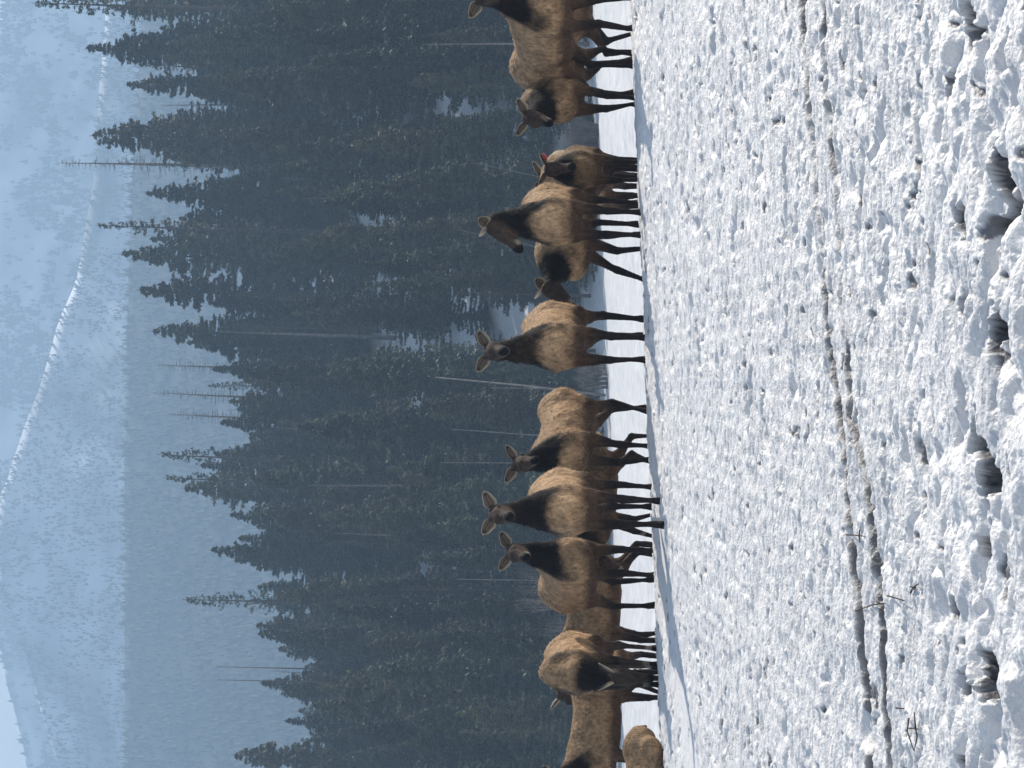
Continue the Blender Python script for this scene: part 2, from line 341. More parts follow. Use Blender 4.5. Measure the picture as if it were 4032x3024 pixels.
# ------------------------------------------------------------------ conifers
class Tris:
    def __init__(s): s.v = []; s.n = 0
    def quad(s, c, a, b):   # arrays (n,3): centre, half axes -> two triangles as diamond
        s.v.append(np.stack([c - a, c + b, c + a, c - b], 1)); s.n += len(c)
    def build(s, name, mat):
        V = np.concatenate(s.v).reshape(-1, 3); q = len(V) // 4
        f = np.arange(q * 4).reshape(q, 4)
        return V, f
def conifer(H, Rr, seed, kind='spruce'):
    """returns crown (verts, faces) and trunk MB; unit in metres"""
    r = np.random.default_rng(seed); T = Tris(); tr = MB(); br = MB()
    lean = r.normal(0, .12, 2)
    def axis(z): return np.array([lean[0] * (z / H) ** 2, lean[1] * (z / H) ** 2, z])
    zs = np.linspace(0, H, 9)
    tr.tube([axis(z) for z in zs], [max(.015, .012 * H * (1 - z / H) + .012) for z in zs], 7)
    z0 = {'spruce': .05, 'open': .25, 'dead': .2, 'larch': .2}[kind] * H
    z = z0
    gap = r.uniform(0, 7)
    while z < H * .985:
        u = 1 - z / H
        L = Rr * (u ** .88) * (.82 + .22 * math.sin(z * 1.3 + gap) + .12 * math.sin(z * 3.7 + 2 * gap)) + .07 + .25 * min(1, u * 6)
        nb = {'spruce': 10 if u > .12 else 5, 'open': 5, 'dead': 4, 'larch': 5}[kind]
        for k in range(nb):
            if kind != 'spruce' and r.uniform() < .18: continue
            th = r.uniform(0, 2 * math.pi); l = L * r.uniform(.5, 1.0) ** .8 * (1.3 if r.uniform() < .15 else 1.0)
            d = np.array([math.cos(th), math.sin(th), 0.])
            droop = {'spruce': .30, 'open': .12, 'dead': .25, 'larch': -.1}[kind] * (.3 + u) + r.normal(0, .06)
            tip_up = {'spruce': .16, 'open': .22, 'dead': .1, 'larch': .35}[kind]
            def P(t): return axis(z) + d * l * t + np.array([0, 0, 1.]) * (-droop * l * t + tip_up * l * t ** 2.5)
            br.tube([P(t) for t in (0, .5, 1)], [.012 + .012 * u * l, .009 + .005 * l, .004], 3, cap=False)
            if kind == 'dead':
                for t in np.linspace(.3, .95, 5):
                    p = P(t); s_ = r.choice([-1, 1]); e = p + (np.array([-d[1], d[0], 0]) * s_ * .28 * l + d * .1 * l + [0, 0, r.uniform(-.15, .1) * l])
                    br.tube([p, e], [.008, .003], 3, cap=False)
                continue
            ns = int(l * (30 if kind == 'spruce' else 17 if kind == 'open' else 15)) + 5
            t = r.uniform(.12 if kind == 'spruce' else .3, 1, ns) ** .75
            c = axis(z)[None] + d[None] * l * t[:, None] + np.array([0, 0, 1.])[None] * (-droop * l * t + tip_up * l * t ** 2.5)[:, None]
            side = np.array([-d[1], d[0], 0.]); wdt = .24 * l * (1 - .7 * t)
            so_ = r.uniform(-1, 1, ns) * wdt
            c = c + side[None] * so_[:, None] + np.array([0, 0, 1.])[None] * (-np.abs(so_) * .35 + r.normal(0, .05, ns))[:, None]
            a = d[None] * .6 + side[None] * np.sign(so_)[:, None] * .5 + r.normal(0, .35, (ns, 3)); a[:, 2] -= .25
            a /= np.linalg.norm(a, axis=1)[:, None]
            b = np.cross(a, r.normal(0, 1, (ns, 3)) * .5 + np.array([0, 0, 1.])); b /= np.linalg.norm(b, axis=1)[:, None] + 1e-6
            sz = r.uniform(.10, .24, ns)[:, None] * (1.0 if kind == 'spruce' else .62)
            T.quad(c, a * sz, b * sz * .38)
        z += (r.uniform(.30, .52) if kind == 'spruce' else r.uniform(.16, .34)) * (1 if kind == 'spruce' else 1.35) * (.55 + .6 * u) * H / 16
    return T, tr, br
def tree_proto(H, Rr, seed, kind, nm):
    T, tr, br = conifer(H, Rr, seed, kind)
    root = empty('pine_tree' if nm is None else nm, (0, 0, 0))
    mb = MB(); mb.v = tr.v; mb.f = tr.f
    t = mb.build('trunk', M['dead'] if kind == 'dead' else M['bark'], root)
    b = br.build('branches', M['bark'], root); b['kind'] = 'stuff'; parts = [t, b]
    if T.v:
        V, f = T.build('', None)
        c = mesh_np('crown', V, f, M['needle2'] if seed % 3 == 0 else M['needle'], root, smooth=False); parts.append(c)
    return root, parts, H
protos = {}
PR = []
def proto(kind, seed, H, Rr, nm):
    PR.append([kind, tree_proto(H, Rr, seed, kind, nm), False])
for sd_, Rr in ((10, 3.9), (11, 3.2), (12, 4.4), (15, 3.6), (16, 3.0), (17, 3.4), (18, 4.0)): proto('spruce', sd_, 16, Rr, 'spruce_tree')
for sd_, Rr in ((20, 1.7), (21, 1.4)): proto('open', sd_, 16, Rr, 'pine_tree')
for sd_, Rr in ((30, 1.3), (32, 1.6)): proto('dead', sd_, 16, Rr, 'dead_tree')
proto('larch', 40, 16, 1.6, 'larch_tree')
def place_tree(kind, x, y, H, label, group, which=None, z=None):
    c = [p for p in PR if p[0] == kind]; p = c[(which if which is not None else random.randrange(len(c))) % len(c)]
    root, parts, H0 = p[1]
    if not p[2]: o = root; p[2] = True
    else:
        o = root.copy(); COL.objects.link(o)
        for ch in parts:
            d = ch.copy(); COL.objects.link(d); d.parent = o
    s = H / H0; wv = random.uniform(.9, 1.15)
    o.location = (x, y, float(zg(x, y)) - .15 if z is None else z); o.rotation_euler = (R(random.gauss(0, .8)), R(random.gauss(0, .8)), random.uniform(0, 6.28))
    o.scale = (s * wv, s * wv, s)
    tag(o, label, 'tree', group)
    return o
def tree_to(kind, px, py, D, label, group=None, which=None):
    """a tree whose top shows at photo pixel (px,py)"""
    p = pix(px, py, D); g = float(zg(p.x, D)); return place_tree(kind, p.x, D, p.z - g, label, group, which)
taken = []
SKY = [('open', 115, 28, 205, 'tall open-crowned pine rising highest at the right end of the skyline', 0),
 ('spruce', 330, 190, 225, 'bushy spruce just left of the tallest open-crowned pine', 1),
 ('spruce', 480, 330, 235, 'short spruce top in the gap left of the right-hand skyline group', 3),
 ('spruce', 345, 530, 222, 'clumpy spruce top touching the pale crest line, right of a lone thin snag', 2),
 ('dead', 215, 642, 226, 'thin ragged snag poking far above the trees on the right', 0),
 ('spruce', 560, 770, 232, 'low spruce top between the thin ragged snag and the slender see-through pine', 4),
 ('open', 372, 893, 224, 'slender see-through pine tree standing alone on the right-centre skyline', 1),
 ('spruce', 465, 1005, 226, 'bushy topped spruce immediately left of the slender see-through pine', 0),
 ('spruce', 530, 1150, 230, 'leaning-topped spruce, second left of the slender see-through pine', 3),
 ('spruce', 590, 1310, 232, 'clumpy spruce right of the thicket of bare spiky tops', 4),
 ('dead', 610, 1440, 236, 'bare spiky tree at the right edge of the thicket of bare tops', 1),
 ('dead', 585, 1560, 236, 'tallest bare spiky tree of the thicket at mid skyline', 0),
 ('dead', 645, 1650, 234, 'short bare spiky tree at the left edge of the thicket of bare tops', 1),
 ('larch', 612, 1805, 230, 'right one of two neighbouring feathery larches on the skyline', 0),
 ('larch', 630, 1905, 228, 'left one of two neighbouring feathery larches on the skyline', 0),
 ('spruce', 930, 2115, 225, 'low dense spruce beside the twin feathery larches, on their left', 1),
 ('spruce', 812, 2180, 222, 'dense rounded spruce between the feathery larches and the lone larch', 4),
 ('larch', 708, 2360, 218, 'lone tall larch with upswept bare branches on the left half of the skyline', 0),
 ('spruce', 1000, 2520, 214, 'spruce left of the lone tall larch, behind it on the skyline', 0),
 ('spruce', 1010, 2700, 214, 'bushy spruce beside the two bare poles on the skyline', 3),
 ('spruce', 1110, 2840, 214, 'low spruce in the dip near the left end of the skyline', 1),
 ('spruce', 900, 2985, 210, 'dense pointed spruce at the left end of the skyline', 2)]
for kd, px, py, D, lb, wh in SKY:
    o = tree_to(kd, px, py, D, lb, 'trees that form the skyline', wh); taken.append((o.location.x, o.location.y))
for px, py, lb in ((850, 2625, 'right one of two thin bare poles sticking above the skyline'), (855, 2677, 'left one of two thin bare poles sticking above the skyline')):
    p = pix(px, py, 212); g = float(zg(p.x, 212)); mb = MB(); H = p.z - g
    mb.tube([(0, 0, 0), (.05, 0, H * .5), (.0, 0, H)], [.14, .09, .025], 6)
    o = mb.build('dead_pole', M['bark']); o.location = (p.x, 212, g); tag(o, lb, 'dead tree', 'bare poles above the skyline')
GAPS = [(1120, 965, 24, 22), (1350, 870, 40, 26), (1400, 1080, 40, 30), (1500, 1130, 30, 24), (1620, 1360, 36, 30), (1800, 1560, 26, 22), (1640, 2235, 14, 12), (1010, 60, 30, 30), (1740, 430, 14, 12)]
def blocks(x, y, g, H):
    t = proj((x, y, g + H)); b = proj((x, y, g))
    for gx, gy, sx, sy in GAPS:
        if t[0] - 10 < gx < b[0] + 20:
            fr = (gx - t[0]) / (b[0] - t[0]); hw = 1.75 / y * FPX * max(0.05, fr) ** .8 * H / 16
            if abs(gy - t[1]) < hw + sy * .35: return True
    return False
n_t = 0; tries = 0
top_py = [c[2] for c in SKY]; top_px = [c[1] for c in SKY]
FR = [(133 + random.uniform(0, 5), xx + random.uniform(-.8, .8)) for xx in np.arange(-27, 27, 2.3)]
while n_t < 268 and tries < 40000:
    tries += 1
    y = 133 + 112 * random.random() ** .8; x = random.uniform(-.215, .215) * y
    mind = 3.1 if y < 150 else 3.5
    front = tries <= len(FR)
    if front: y, x = FR[tries - 1]; mind = 1.6
    if any((x - a) ** 2 + (y - b) ** 2 < mind ** 2 for a, b in taken): continue
    g = float(zg(x, y)); H = random.uniform(11, 18) * (.8 if y < 145 else 1)
    t = proj((x, y, g + H))
    lim = np.interp(t[1], top_py, [a + 55 for a in top_px])
    if t[0] < lim:
        H *= .75; t = proj((x, y, g + H))
        if t[0] < lim: continue
    if front: H = random.uniform(7, 12)
    if not front and blocks(x, y, g, H): continue
    taken.append((x, y)); n_t += 1
    kd = 'spruce' if random.random() < .84 else random.choice(['open', 'dead', 'larch'])
    nm = {'spruce': 'dense dark spruce packed among its like on the shaded hillside', 'open': 'thin-crowned pine among dark spruces on the shaded hillside',
          'dead': 'grey bare dead tree among dark spruces on the shaded hillside', 'larch': 'bare feathery larch among dark spruces on the shaded hillside'}[kd]
    place_tree(kd, x, y, H, nm, {'spruce': 'spruces on the hazy hillside', 'open': 'pines on the hazy hillside', 'dead': 'dead trees on the hazy hillside', 'larch': 'larches on the hazy hillside'}[kd])
print('trees', n_t, tries)
k_fill = 0
for py in range(-30, 3060, 62):
    py += random.uniform(-18, 18); tp = np.interp(py, top_py, top_px) + random.uniform(70, 300); D = random.uniform(222, 246)
    p = pix(tp, py, D)
    if any((p.x - a) ** 2 + (D - b) ** 2 < 2.2 ** 2 for a, b in taken): continue
    if 7 < p.z - float(zg(p.x, D)) < 26:
        place_tree('spruce', p.x, D, p.z - float(zg(p.x, D)), 'dense dark spruce packed among its like on the shaded hillside', 'spruces on the hazy hillside'); k_fill += 1
print('fill', k_fill)
# pale leaning trunks at the foot of the wood
def pole(pts, D, r0, label):
    P = [pix(a, b, D) for a, b in pts]; g = P[0]
    mb = MB(); n = len(P); mb.tube([p - g for p in P], [r0 * (1 - .55 * i / (n - 1)) for i in range(n)], 7)
    o = mb.build('leaning_trunk', M['dead']); o.location = g
    return tag(o, label, 'dead trunk', 'pale bare trunks at the foot of the wood')
pole([(2385, 1556), (2050, 1517), (1713, 1486)], 128.5, .075, 'long pale trunk leaning beside the elk that stares from mid frame')
pole([(2380, 1560), (2150, 1530), (1930, 1527)], 129.5, .03, 'thin pale trunk just left of the long pale leaning trunk')
pole([(2300, 1030), (2060, 958), (1800, 905)], 128, .022, 'hair-thin pale trunk leaning behind the elk with its head in profile')
pole([(2300, 745), (2095, 690), (1860, 640)], 128, .02, 'hair-thin pale trunk leaning above the red-tagged calf')
pole([(2385, 1720), (2095, 1713), (1780, 1690)], 129, .03, 'upright pale trunk behind the back of the brown elk at centre')
pole([(2400, 1830), (2000, 1823), (1730, 1822)], 130, .025, 'upright faint trunk behind the ears of the brown elk at centre')
pole([(2400, 2290), (2010, 2284), (1800, 2281)], 130, .028, 'upright faint trunk left of the elk with its body turned left')
# brush at the wood's edge
def brush(px, py, D, w_, h, n, seed, label):
    r = np.random.default_rng(seed); p = pix(px, py, D); g = float(zg(p.x, D)); mb = MB()
    for i in range(n):
        bx = r.uniform(-w_ / 2, w_ / 2) * .6; by = r.uniform(-w_ / 2, w_ / 2) * .6
        ang = r.uniform(0, 6.28); sp = r.uniform(.05, .5) * w_ * .5; hh = h * r.uniform(.55, 1)
        a = np.array([bx, by, -.1]); m_ = a + [math.cos(ang) * sp * .4, math.sin(ang) * sp * .4, hh * .55]; e = a + [math.cos(ang) * sp, math.sin(ang) * sp, hh]
        mb.tube([a, m_, e], [.022, .013, .005], 3, cap=False)
        for k in range(7):
            q = a + (e - a) * r.uniform(.3, .95); mb.tube([q, q + [r.normal(0, .16), r.normal(0, .16), r.uniform(.05, .4)]], [.009, .004], 3, cap=False)
    o = mb.build('bare_shrub', M['brush']); o.location = (p.x, D, g)
    return tag(o, label, 'shrub', 'bare shrubs at the edge of the wood')
brush(2370, 560, 127, 3.2, 2.3, 330, 1, 'rounded grey brush clump behind the elk with the deep dark chest')
brush(2390, 1480, 129, 2.6, 2.2, 90, 2, 'sparse grey brush at the foot of the long leaning trunk')
brush(2430, 2330, 129, 4.0, 6.2, 110, 3, 'tall arching bare shrub above the elk whose head is hidden')
brush(2430, 2500, 130, 3.0, 4.8, 70, 4, 'thin arching bare shrub left of the tallest arching shrub')

# ------------------------------------------------------------------ elk
m, n_, b_ = new_mat('elk_fur'); M['fur'] = m
at = n_.nodes.new('ShaderNodeAttribute'); at.attribute_name = 'Col'
tc = n_.nodes.new('ShaderNodeTexCoord')
mp = n_.nodes.new('ShaderNodeMapping'); mp.inputs['Scale'].default_value = (1, 1, .6); n_.links.new(tc.outputs['Object'], mp.inputs[0])
nz = n_.nodes.new('ShaderNodeTexNoise'); nz.inputs['Scale'].default_value = 26; nz.inputs['Detail'].default_value = 6; n_.links.new(mp.outputs[0], nz.inputs['Vector'])
n2 = n_.nodes.new('ShaderNodeTexNoise'); n2.inputs['Scale'].default_value = 5; n2.inputs['Detail'].default_value = 3; n_.links.new(tc.outputs['Object'], n2.inputs['Vector'])
ma = n_.nodes.new('ShaderNodeMath'); ma.operation = 'MULTIPLY_ADD'; ma.inputs[1].default_value = 1.6; ma.inputs[2].default_value = .05; n_.links.new(nz.outputs[0], ma.inputs[0])
mb_ = n_.nodes.new('ShaderNodeMath'); mb_.operation = 'MULTIPLY_ADD'; mb_.inputs[1].default_value = 1.1; mb_.inputs[2].default_value = .45; n_.links.new(n2.outputs[0], mb_.inputs[0])
mm = n_.nodes.new('ShaderNodeMath'); mm.operation = 'MULTIPLY'; n_.links.new(ma.outputs[0], mm.inputs[0]); n_.links.new(mb_.outputs[0], mm.inputs[1])
mx = n_.nodes.new('ShaderNodeVectorMath'); mx.operation = 'SCALE'; n_.links.new(at.outputs['Color'], mx.inputs[0]); n_.links.new(mm.outputs[0], mx.inputs['Scale'])
n_.links.new(mx.outputs[0], b_.inputs['Base Color']); b_.inputs['Roughness'].default_value = .75
b_.inputs['Sheen Weight'].default_value = .45; b_.inputs['Sheen Roughness'].default_value = .35; n_.links.new(mx.outputs[0], b_.inputs['Sheen Tint']); b_.inputs['Specular IOR Level'].default_value = .12
bp = n_.nodes.new('ShaderNodeBump'); bp.inputs['Strength'].default_value = .8; bp.inputs['Distance'].default_value = .02
n_.links.new(nz.outputs[0], bp.inputs['Height']); n_.links.new(bp.outputs[0], b_.inputs['Normal'])
m, n_, b_ = new_mat('elk_ear'); M['ear'] = m
at = n_.nodes.new('ShaderNodeAttribute'); at.attribute_name = 'Col'
n_.links.new(at.outputs['Color'], b_.inputs['Base Color']); b_.inputs['Roughness'].default_value = .85; b_.inputs['Specular IOR Level'].default_value = .15
m, n_, b_ = new_mat('elk_eye'); b_.inputs['Base Color'].default_value = (.008, .006, .005, 1); b_.inputs['Roughness'].default_value = .08; M['eye'] = m
m, n_, b_ = new_mat('red_tag'); b_.inputs['Base Color'].default_value = (.55, .02, .04, 1); b_.inputs['Roughness'].default_value = .4; M['tag'] = m

def surface_nets(S, org, vs_):
    """S: scalar field (nx,ny,nz), surface at 0 -> verts, quads"""
    inside = S < 0
    c = np.zeros(tuple(k - 1 for k in S.shape), int)
    for dx in (0, 1):
        for dy in (0, 1):
            for dz in (0, 1):
                c += inside[dx:S.shape[0] - 1 + dx, dy:S.shape[1] - 1 + dy, dz:S.shape[2] - 1 + dz]
    act = (c > 0) & (c < 8); ids = -np.ones(act.shape, int); ii = np.argwhere(act); ids[act] = np.arange(len(ii))
    acc = np.zeros((len(ii), 3)); cnt = np.zeros(len(ii))
    corners = [(0, 0, 0), (1, 0, 0), (0, 1, 0), (1, 1, 0), (0, 0, 1), (1, 0, 1), (0, 1, 1), (1, 1, 1)]
    for a in range(8):
        for b in range(a + 1, 8):
            ca, cb = np.array(corners[a]), np.array(corners[b])
            if np.abs(ca - cb).sum() != 1: continue
            sa = S[tuple((ii + ca).T)]; sb = S[tuple((ii + cb).T)]; k = (sa < 0) != (sb < 0)
            t = np.where(k, sa / (sa - sb + 1e-12), 0)
            acc += np.where(k[:, None], ca + (cb - ca) * t[:, None], 0); cnt += k
    V = org + (ii + acc / cnt[:, None]) * vs_
    Q = []
    for ax in range(3):
        o1, o2 = [(1, 2), (2, 0), (0, 1)][ax]
        sl0 = [slice(None)] * 3; sl1 = [slice(None)] * 3; sl0[ax] = slice(0, -1); sl1[ax] = slice(1, None)
        A0, A1 = inside[tuple(sl0)], inside[tuple(sl1)]
        e = np.argwhere(A0 != A1); e = e[(e[:, o1] > 0) & (e[:, o2] > 0)]
        e = e[(e[:, o1] < S.shape[o1] - 1) & (e[:, o2] < S.shape[o2] - 1)]
        s0 = A0[tuple(e.T)]
        u1 = np.zeros(3, int); u1[o1] = 1; u2 = np.zeros(3, int); u2[o2] = 1
        q = np.stack([ids[tuple((e - u1 - u2).T)], ids[tuple((e - u2).T)], ids[tuple(e.T)], ids[tuple((e - u1).T)]], -1)
        q[~s0] = q[~s0][:, ::-1]; Q.append(q)
    return V, np.concatenate(Q)
def smin(a, b, k):
    h = np.clip(.5 + .5 * (b - a) / k, 0, 1); return b + (a - b) * h - k * h * (1 - h)
def cap(P, a, b, ra, rb, sy=None):
    a = np.asarray(a, float); b = np.asarray(b, float); ba = b - a
    t = np.clip(((P - a) @ ba) / max(ba @ ba, 1e-9), 0, 1)
    q = P - a - t[..., None] * ba
    return np.sqrt((q * q).sum(-1)) - (ra + (rb - ra) * t)
def ell(P, c, r):
    q = (P - np.asarray(c)) / np.asarray(r); k = np.sqrt((q * q).sum(-1)); return (k - 1) * min(r)

TAN = np.array((.43, .28, .16)); DARK = np.array((.010, .007, .006)); LEG = np.array((.020, .013, .012)); RUMP = np.array((.55, .44, .29)); FACE = np.array((.060, .040, .030)); BELLY = np.array((.085, .05, .03))
def make_elk(name, label, py, D, heading, sc_=1.0, neck=(60, 0), head=(-90, -25), legs=(0, 0, 0, 0), tan=1.0, lying=False, mane=1.0, tagged=False, ears=(1, 1), group='elk of the herd standing in the snow', sink=.05, neck_len=.50, px_hint=2500, vox=.019, earback=0, dk=0, brownneck=0):
    """neck = (pitch above horizontal, yaw offset from heading); head = (absolute yaw, pitch) in degrees"""
    p0 = pix(px_hint, py, D); gz = float(zg(p0.x, D))
    th = R(heading); cs, sn = math.cos(th), math.sin(th)
    dz = -.62 if lying else 0
    prim = []   # (group, field function)
    def LB(v): return np.array(v, float) + [0, 0, dz]
    body = [('e', (.20, 0, 1.01), (.44, .24, .325)), ('e', (.44, 0, 1.07), (.27, .19, .31)), ('e', (-.14, 0, .985), (.44, .265, .31)),
            ('e', (-.50, 0, 1.10), (.31, .225, .245)), ('e', (-.68, 0, 1.06), (.16, .17, .20)), ('e', (.60, 0, .98), (.15, .16, .20)), ('e', (.42, 0, 1.24), (.16, .09, .12))]
    nb = np.array((.50, 0, 1.16)); 
    npit, nyaw = R(neck[0]), R(neck[1]); nd = np.array((math.cos(npit) * math.cos(nyaw), math.cos(npit) * math.sin(nyaw), math.sin(npit)))
    nt_ = nb + nd * neck_len
    hy, hp = R(head[0] - heading), R(head[1])
    hd = np.array((math.cos(hp) * math.cos(hy), math.cos(hp) * math.sin(hy), math.sin(hp)))
    hs = np.array((-math.sin(hy), math.cos(hy), 0.)); hu = np.cross(hd, hs)
    NB, NT = nb + [0, 0, dz], nt_ + [0, 0, dz]
    poll = NT + hu * .045 + hd * .01
    # legs
    L = []
    for i, (x0, sgn) in enumerate(((.42, 1), (.42, -1), (-.50, 1), (-.50, -1))):
        sw = legs[i]
        if lying:
            if i < 2: pts = [((x0, sgn * .16, .86), .12), ((x0 + .12, sgn * .2, .72), .075), ((x0 + .3, sgn * .17, .68), .045), ((x0 + .02, sgn * .15, .66), .032)]
            else: pts = [((x0, sgn * .18, .95), .17), ((x0 + .28, sgn * .24, .76), .11), ((x0 - .1, sgn * .24, .68), .05), ((x0 + .25, sgn * .27, .66), .035)]
        elif i < 2:
            pts = [((x0, sgn * .13, .98), .13), ((x0 - .06 + sw * .1, sgn * .14, .76), .075), ((x0 + sw * .48 + (.03 if sw < 0 else .0), sgn * .125, .44), .040), ((x0 + sw * .85, sgn * .12, .145), .025), ((x0 + sw * .87 + .01, sgn * .12, .10), .032), ((x0 + sw * .9 + .045, sgn * .12, .02), .042)]
        else:
            pts = [((x0, sgn * .12, 1.04), .18), ((x0 + .12 + sw * .15, sgn * .15, .78), .12), ((x0 + .03 + sw * .25, sgn * .14, .66), .068), ((x0 - .17 + sw * .5, sgn * .125, .50), .040), ((x0 - .11 + sw * .85, sgn * .12, .145), .025), ((x0 - .10 + sw * .87, sgn * .12, .10), .034), ((x0 - .06 + sw * .9, sgn * .12, .02), .043)]
        L.append([(LB(a), r) for a, r in pts])
    allp = [LB(b[1]) for b in body] + [NT, NT + hd * .45] + [a for l in L for a, r in l]
    lo = np.min(allp, 0) - [.36, .32, .16]; hi = np.max(allp, 0) + [.34, .32, .42]
    lo[2] = max(lo[2], (-.0 if not lying else -.02) - .04)
    gx = [np.arange(lo[k], hi[k], vox) for k in range(3)]
    P = np.stack(np.meshgrid(*gx, indexing='ij'), -1).astype(np.float32)
    P0 = P.reshape(-1, 3)
    def fields(P):
        d = None
        for k, c, r in body:
            e = ell(P, LB(c), r); d = e if d is None else smin(d, e, .07)
        g_body = d
        tail = cap(P, LB((-.80, 0, 1.16)), LB((-.86, 0, 1.0)), .045, .025); g_body = smin(g_body, tail, .03)
        g_leg = None
        for l in L:
            e = None
            for (a, ra), (b, rb) in zip(l[:-1], l[1:]):
                c_ = cap(P, a, b, ra, rb); e = c_ if e is None else smin(e, c_, .02)
            g_leg = e if g_leg is None else np.minimum(g_leg, e)
        mid = NB + (NT - NB) * .55 - np.array((0, 0, .03)) * math.cos(npit)
        # neck: deep from top to bottom at its base, shaggy throat
        g_neck = smin(cap(P, NB + [-.05, 0, -.05], mid, .17, .108), cap(P, mid, NT, .108, .09), .05)
        g_neck = smin(g_neck, cap(P, NB + [.02, 0, -.16], mid - nd * .02, .12, .10 * mane), .06)
        h = cap(P, poll + hd * .02, poll + hd * .15 - hu * .015, .088, .078)
        h = smin(h, cap(P, poll + hd * .14 - hu * .02, poll + hd * .37 - hu * .055, .066, .046), .04)
        h = smin(h, cap(P, poll + hd * .06 - hu * .085, poll + hd * .33 - hu * .085, .062, .033), .03)
        h = smin(h, cap(P, poll + hd * .355 - hu * .045, poll + hd * .385 - hu * .05, .047, .042), .02)
        for s_ in (-1, 1): h = smin(h, ell(P, poll + hd * .13 + hs * s_ * .055 + hu * .015, (.05, .035, .035)), .02)
        return g_body, g_leg, g_neck, h
    gb, gl, gn, gh = fields(P)
    S = smin(smin(gb, gl, .06), gn, .10); S = smin(S, gh, .04)
    nzv = (vn3(P, 8, int(py)) - .5) * .022 * (np.abs(S) < .08)
    S = S + nzv * np.clip(P[..., 2] / .5, 0, 1)
    V, Q = surface_nets(S, lo, vox)
    vb, vl, vnk, vh = fields(V)
    xx, zz = V[:, 0], V[:, 2] - dz
    def st(a, b, x): t = np.clip((x - a) / (b - a), 0, 1); return (t * t * (3 - 2 * t))[:, None]
    nzc = vn3(V, 7, int(py) + 9) * .5 + vn3(V, 19, int(py) + 10) * .3 + vn3(V, 45, int(py) + 11) * .2
    jit = (nzc - .5) * .16
    col = np.tile(TAN * tan, (len(V), 1)); col = col * (.72 + .56 * nzc[:, None])
    back = st(1.16, 1.36, zz + jit); col = col * (1 - .22 * back)
    bl = st(.90, .76, zz + jit * .6); col = col * (1 - bl) + BELLY * bl
    rp = (0 if lying else 1) * st(-.68, -.78, xx + jit * .3) * st(.78, .9, zz) * st(1.3, 1.2, zz); col = col * (1 - rp) + RUMP * rp
    lg = st(.70, .50, zz + jit * .6); col = col * (1 - lg) + LEG * lg
    nk = st(.07, .0, vnk - vb - .02 + jit * .35) * (1.0 if mane > 0 else 0)
    fd = np.array((1., 0, 0)) - nd * nd[0]; fd = fd / max(np.linalg.norm(fd), .2) if abs(nd[0]) < .97 else np.array((0, 0, -1.))
    s_ax = (V - NB) @ nd; f_ax = (V - NB) @ fd
    tdark = st(-.24 + dk, -.15 + dk, s_ax + jit * .5) * st(-.13, -.06, f_ax + jit * .3 + .1 * (neck[0] < 20))
    topn = (V - NB) @ hu if False else None
    nk = nk * tdark * (1 - .5 * brownneck * st(.42, .62, nzc) * st(1.0, 1.25, zz)); col = col * (1 - nk) + DARK * nk
    hm = st(.03, -.02, vh - vnk + jit * .1); tq = (V - poll) @ hd; hq = (V - poll) @ hu
    hc = FACE * (.75 + .6 * nzc[:, None])
    nose = st(.33, .37, tq); hc = hc * (1 - nose) + np.array((.008, .007, .007)) * nose
    ring = st(.045, .02, np.abs(tq - .325)) * st(-.045, -.065, hq); hc = hc * (1 - ring) + np.array((.26, .22, .17)) * ring
    col = col * (1 - hm) + hc * hm
    col = np.clip(col, .004, .8)
    root = empty('elk', (p0.x, D, gz - sink + (0 if not lying else 0)), th); root.scale = (sc_, sc_, sc_)
    bo = mesh_np('body', V, Q, M['fur'], root, cols=col)
    tag(root, label, 'elk', group)
    # coat: short locks of hair lying over the skin
    fn = np.cross(V[Q[:, 2]] - V[Q[:, 0]], V[Q[:, 3]] - V[Q[:, 1]]); N = np.zeros_like(V)
    for k in range(4): np.add.at(N, Q[:, k], fn)
    N /= np.linalg.norm(N, axis=1)[:, None] + 1e-9
    hr = np.random.default_rng(int(abs(py)) + 5); ok = (vh > .01) & (V[:, 2] > .5)
    pool = np.argwhere(ok)[:, 0]; pk = hr.choice(pool, 9000); nh = len(pk); Nn = N[pk]
    dirn = np.array((-.55, 0, -.75)) + hr.normal(0, .28, (nh, 3)); dirn -= Nn * (dirn * Nn).sum(1)[:, None]; dirn /= np.linalg.norm(dirn, axis=1)[:, None] + 1e-9
    onneck = (vnk[pk] < vb[pk])
    ln_ = hr.uniform(.025, .055, nh) * np.where(onneck, 1.5, 1.0) * np.where(V[pk, 2] < .75, .6, 1)
    dirn = dirn * .93 + Nn * hr.uniform(.12, .42, nh)[:, None]
    sd2 = np.cross(Nn, dirn); sd2 /= np.linalg.norm(sd2, axis=1)[:, None] + 1e-9; wd2 = hr.uniform(.004, .009, nh)[:, None]
    b0 = V[pk] - Nn * .004; HV = np.stack([b0 - sd2 * wd2, b0 + sd2 * wd2, b0 + dirn * ln_[:, None]], 1).reshape(-1, 3)
    hc_ = np.repeat(col[pk] * hr.uniform(.6, 1.45, nh)[:, None], 3, 0)
    co = mesh_np('coat', HV, np.arange(nh * 3).reshape(-1, 3), M['fur'], root, smooth=False, cols=hc_); co['kind'] = 'stuff'
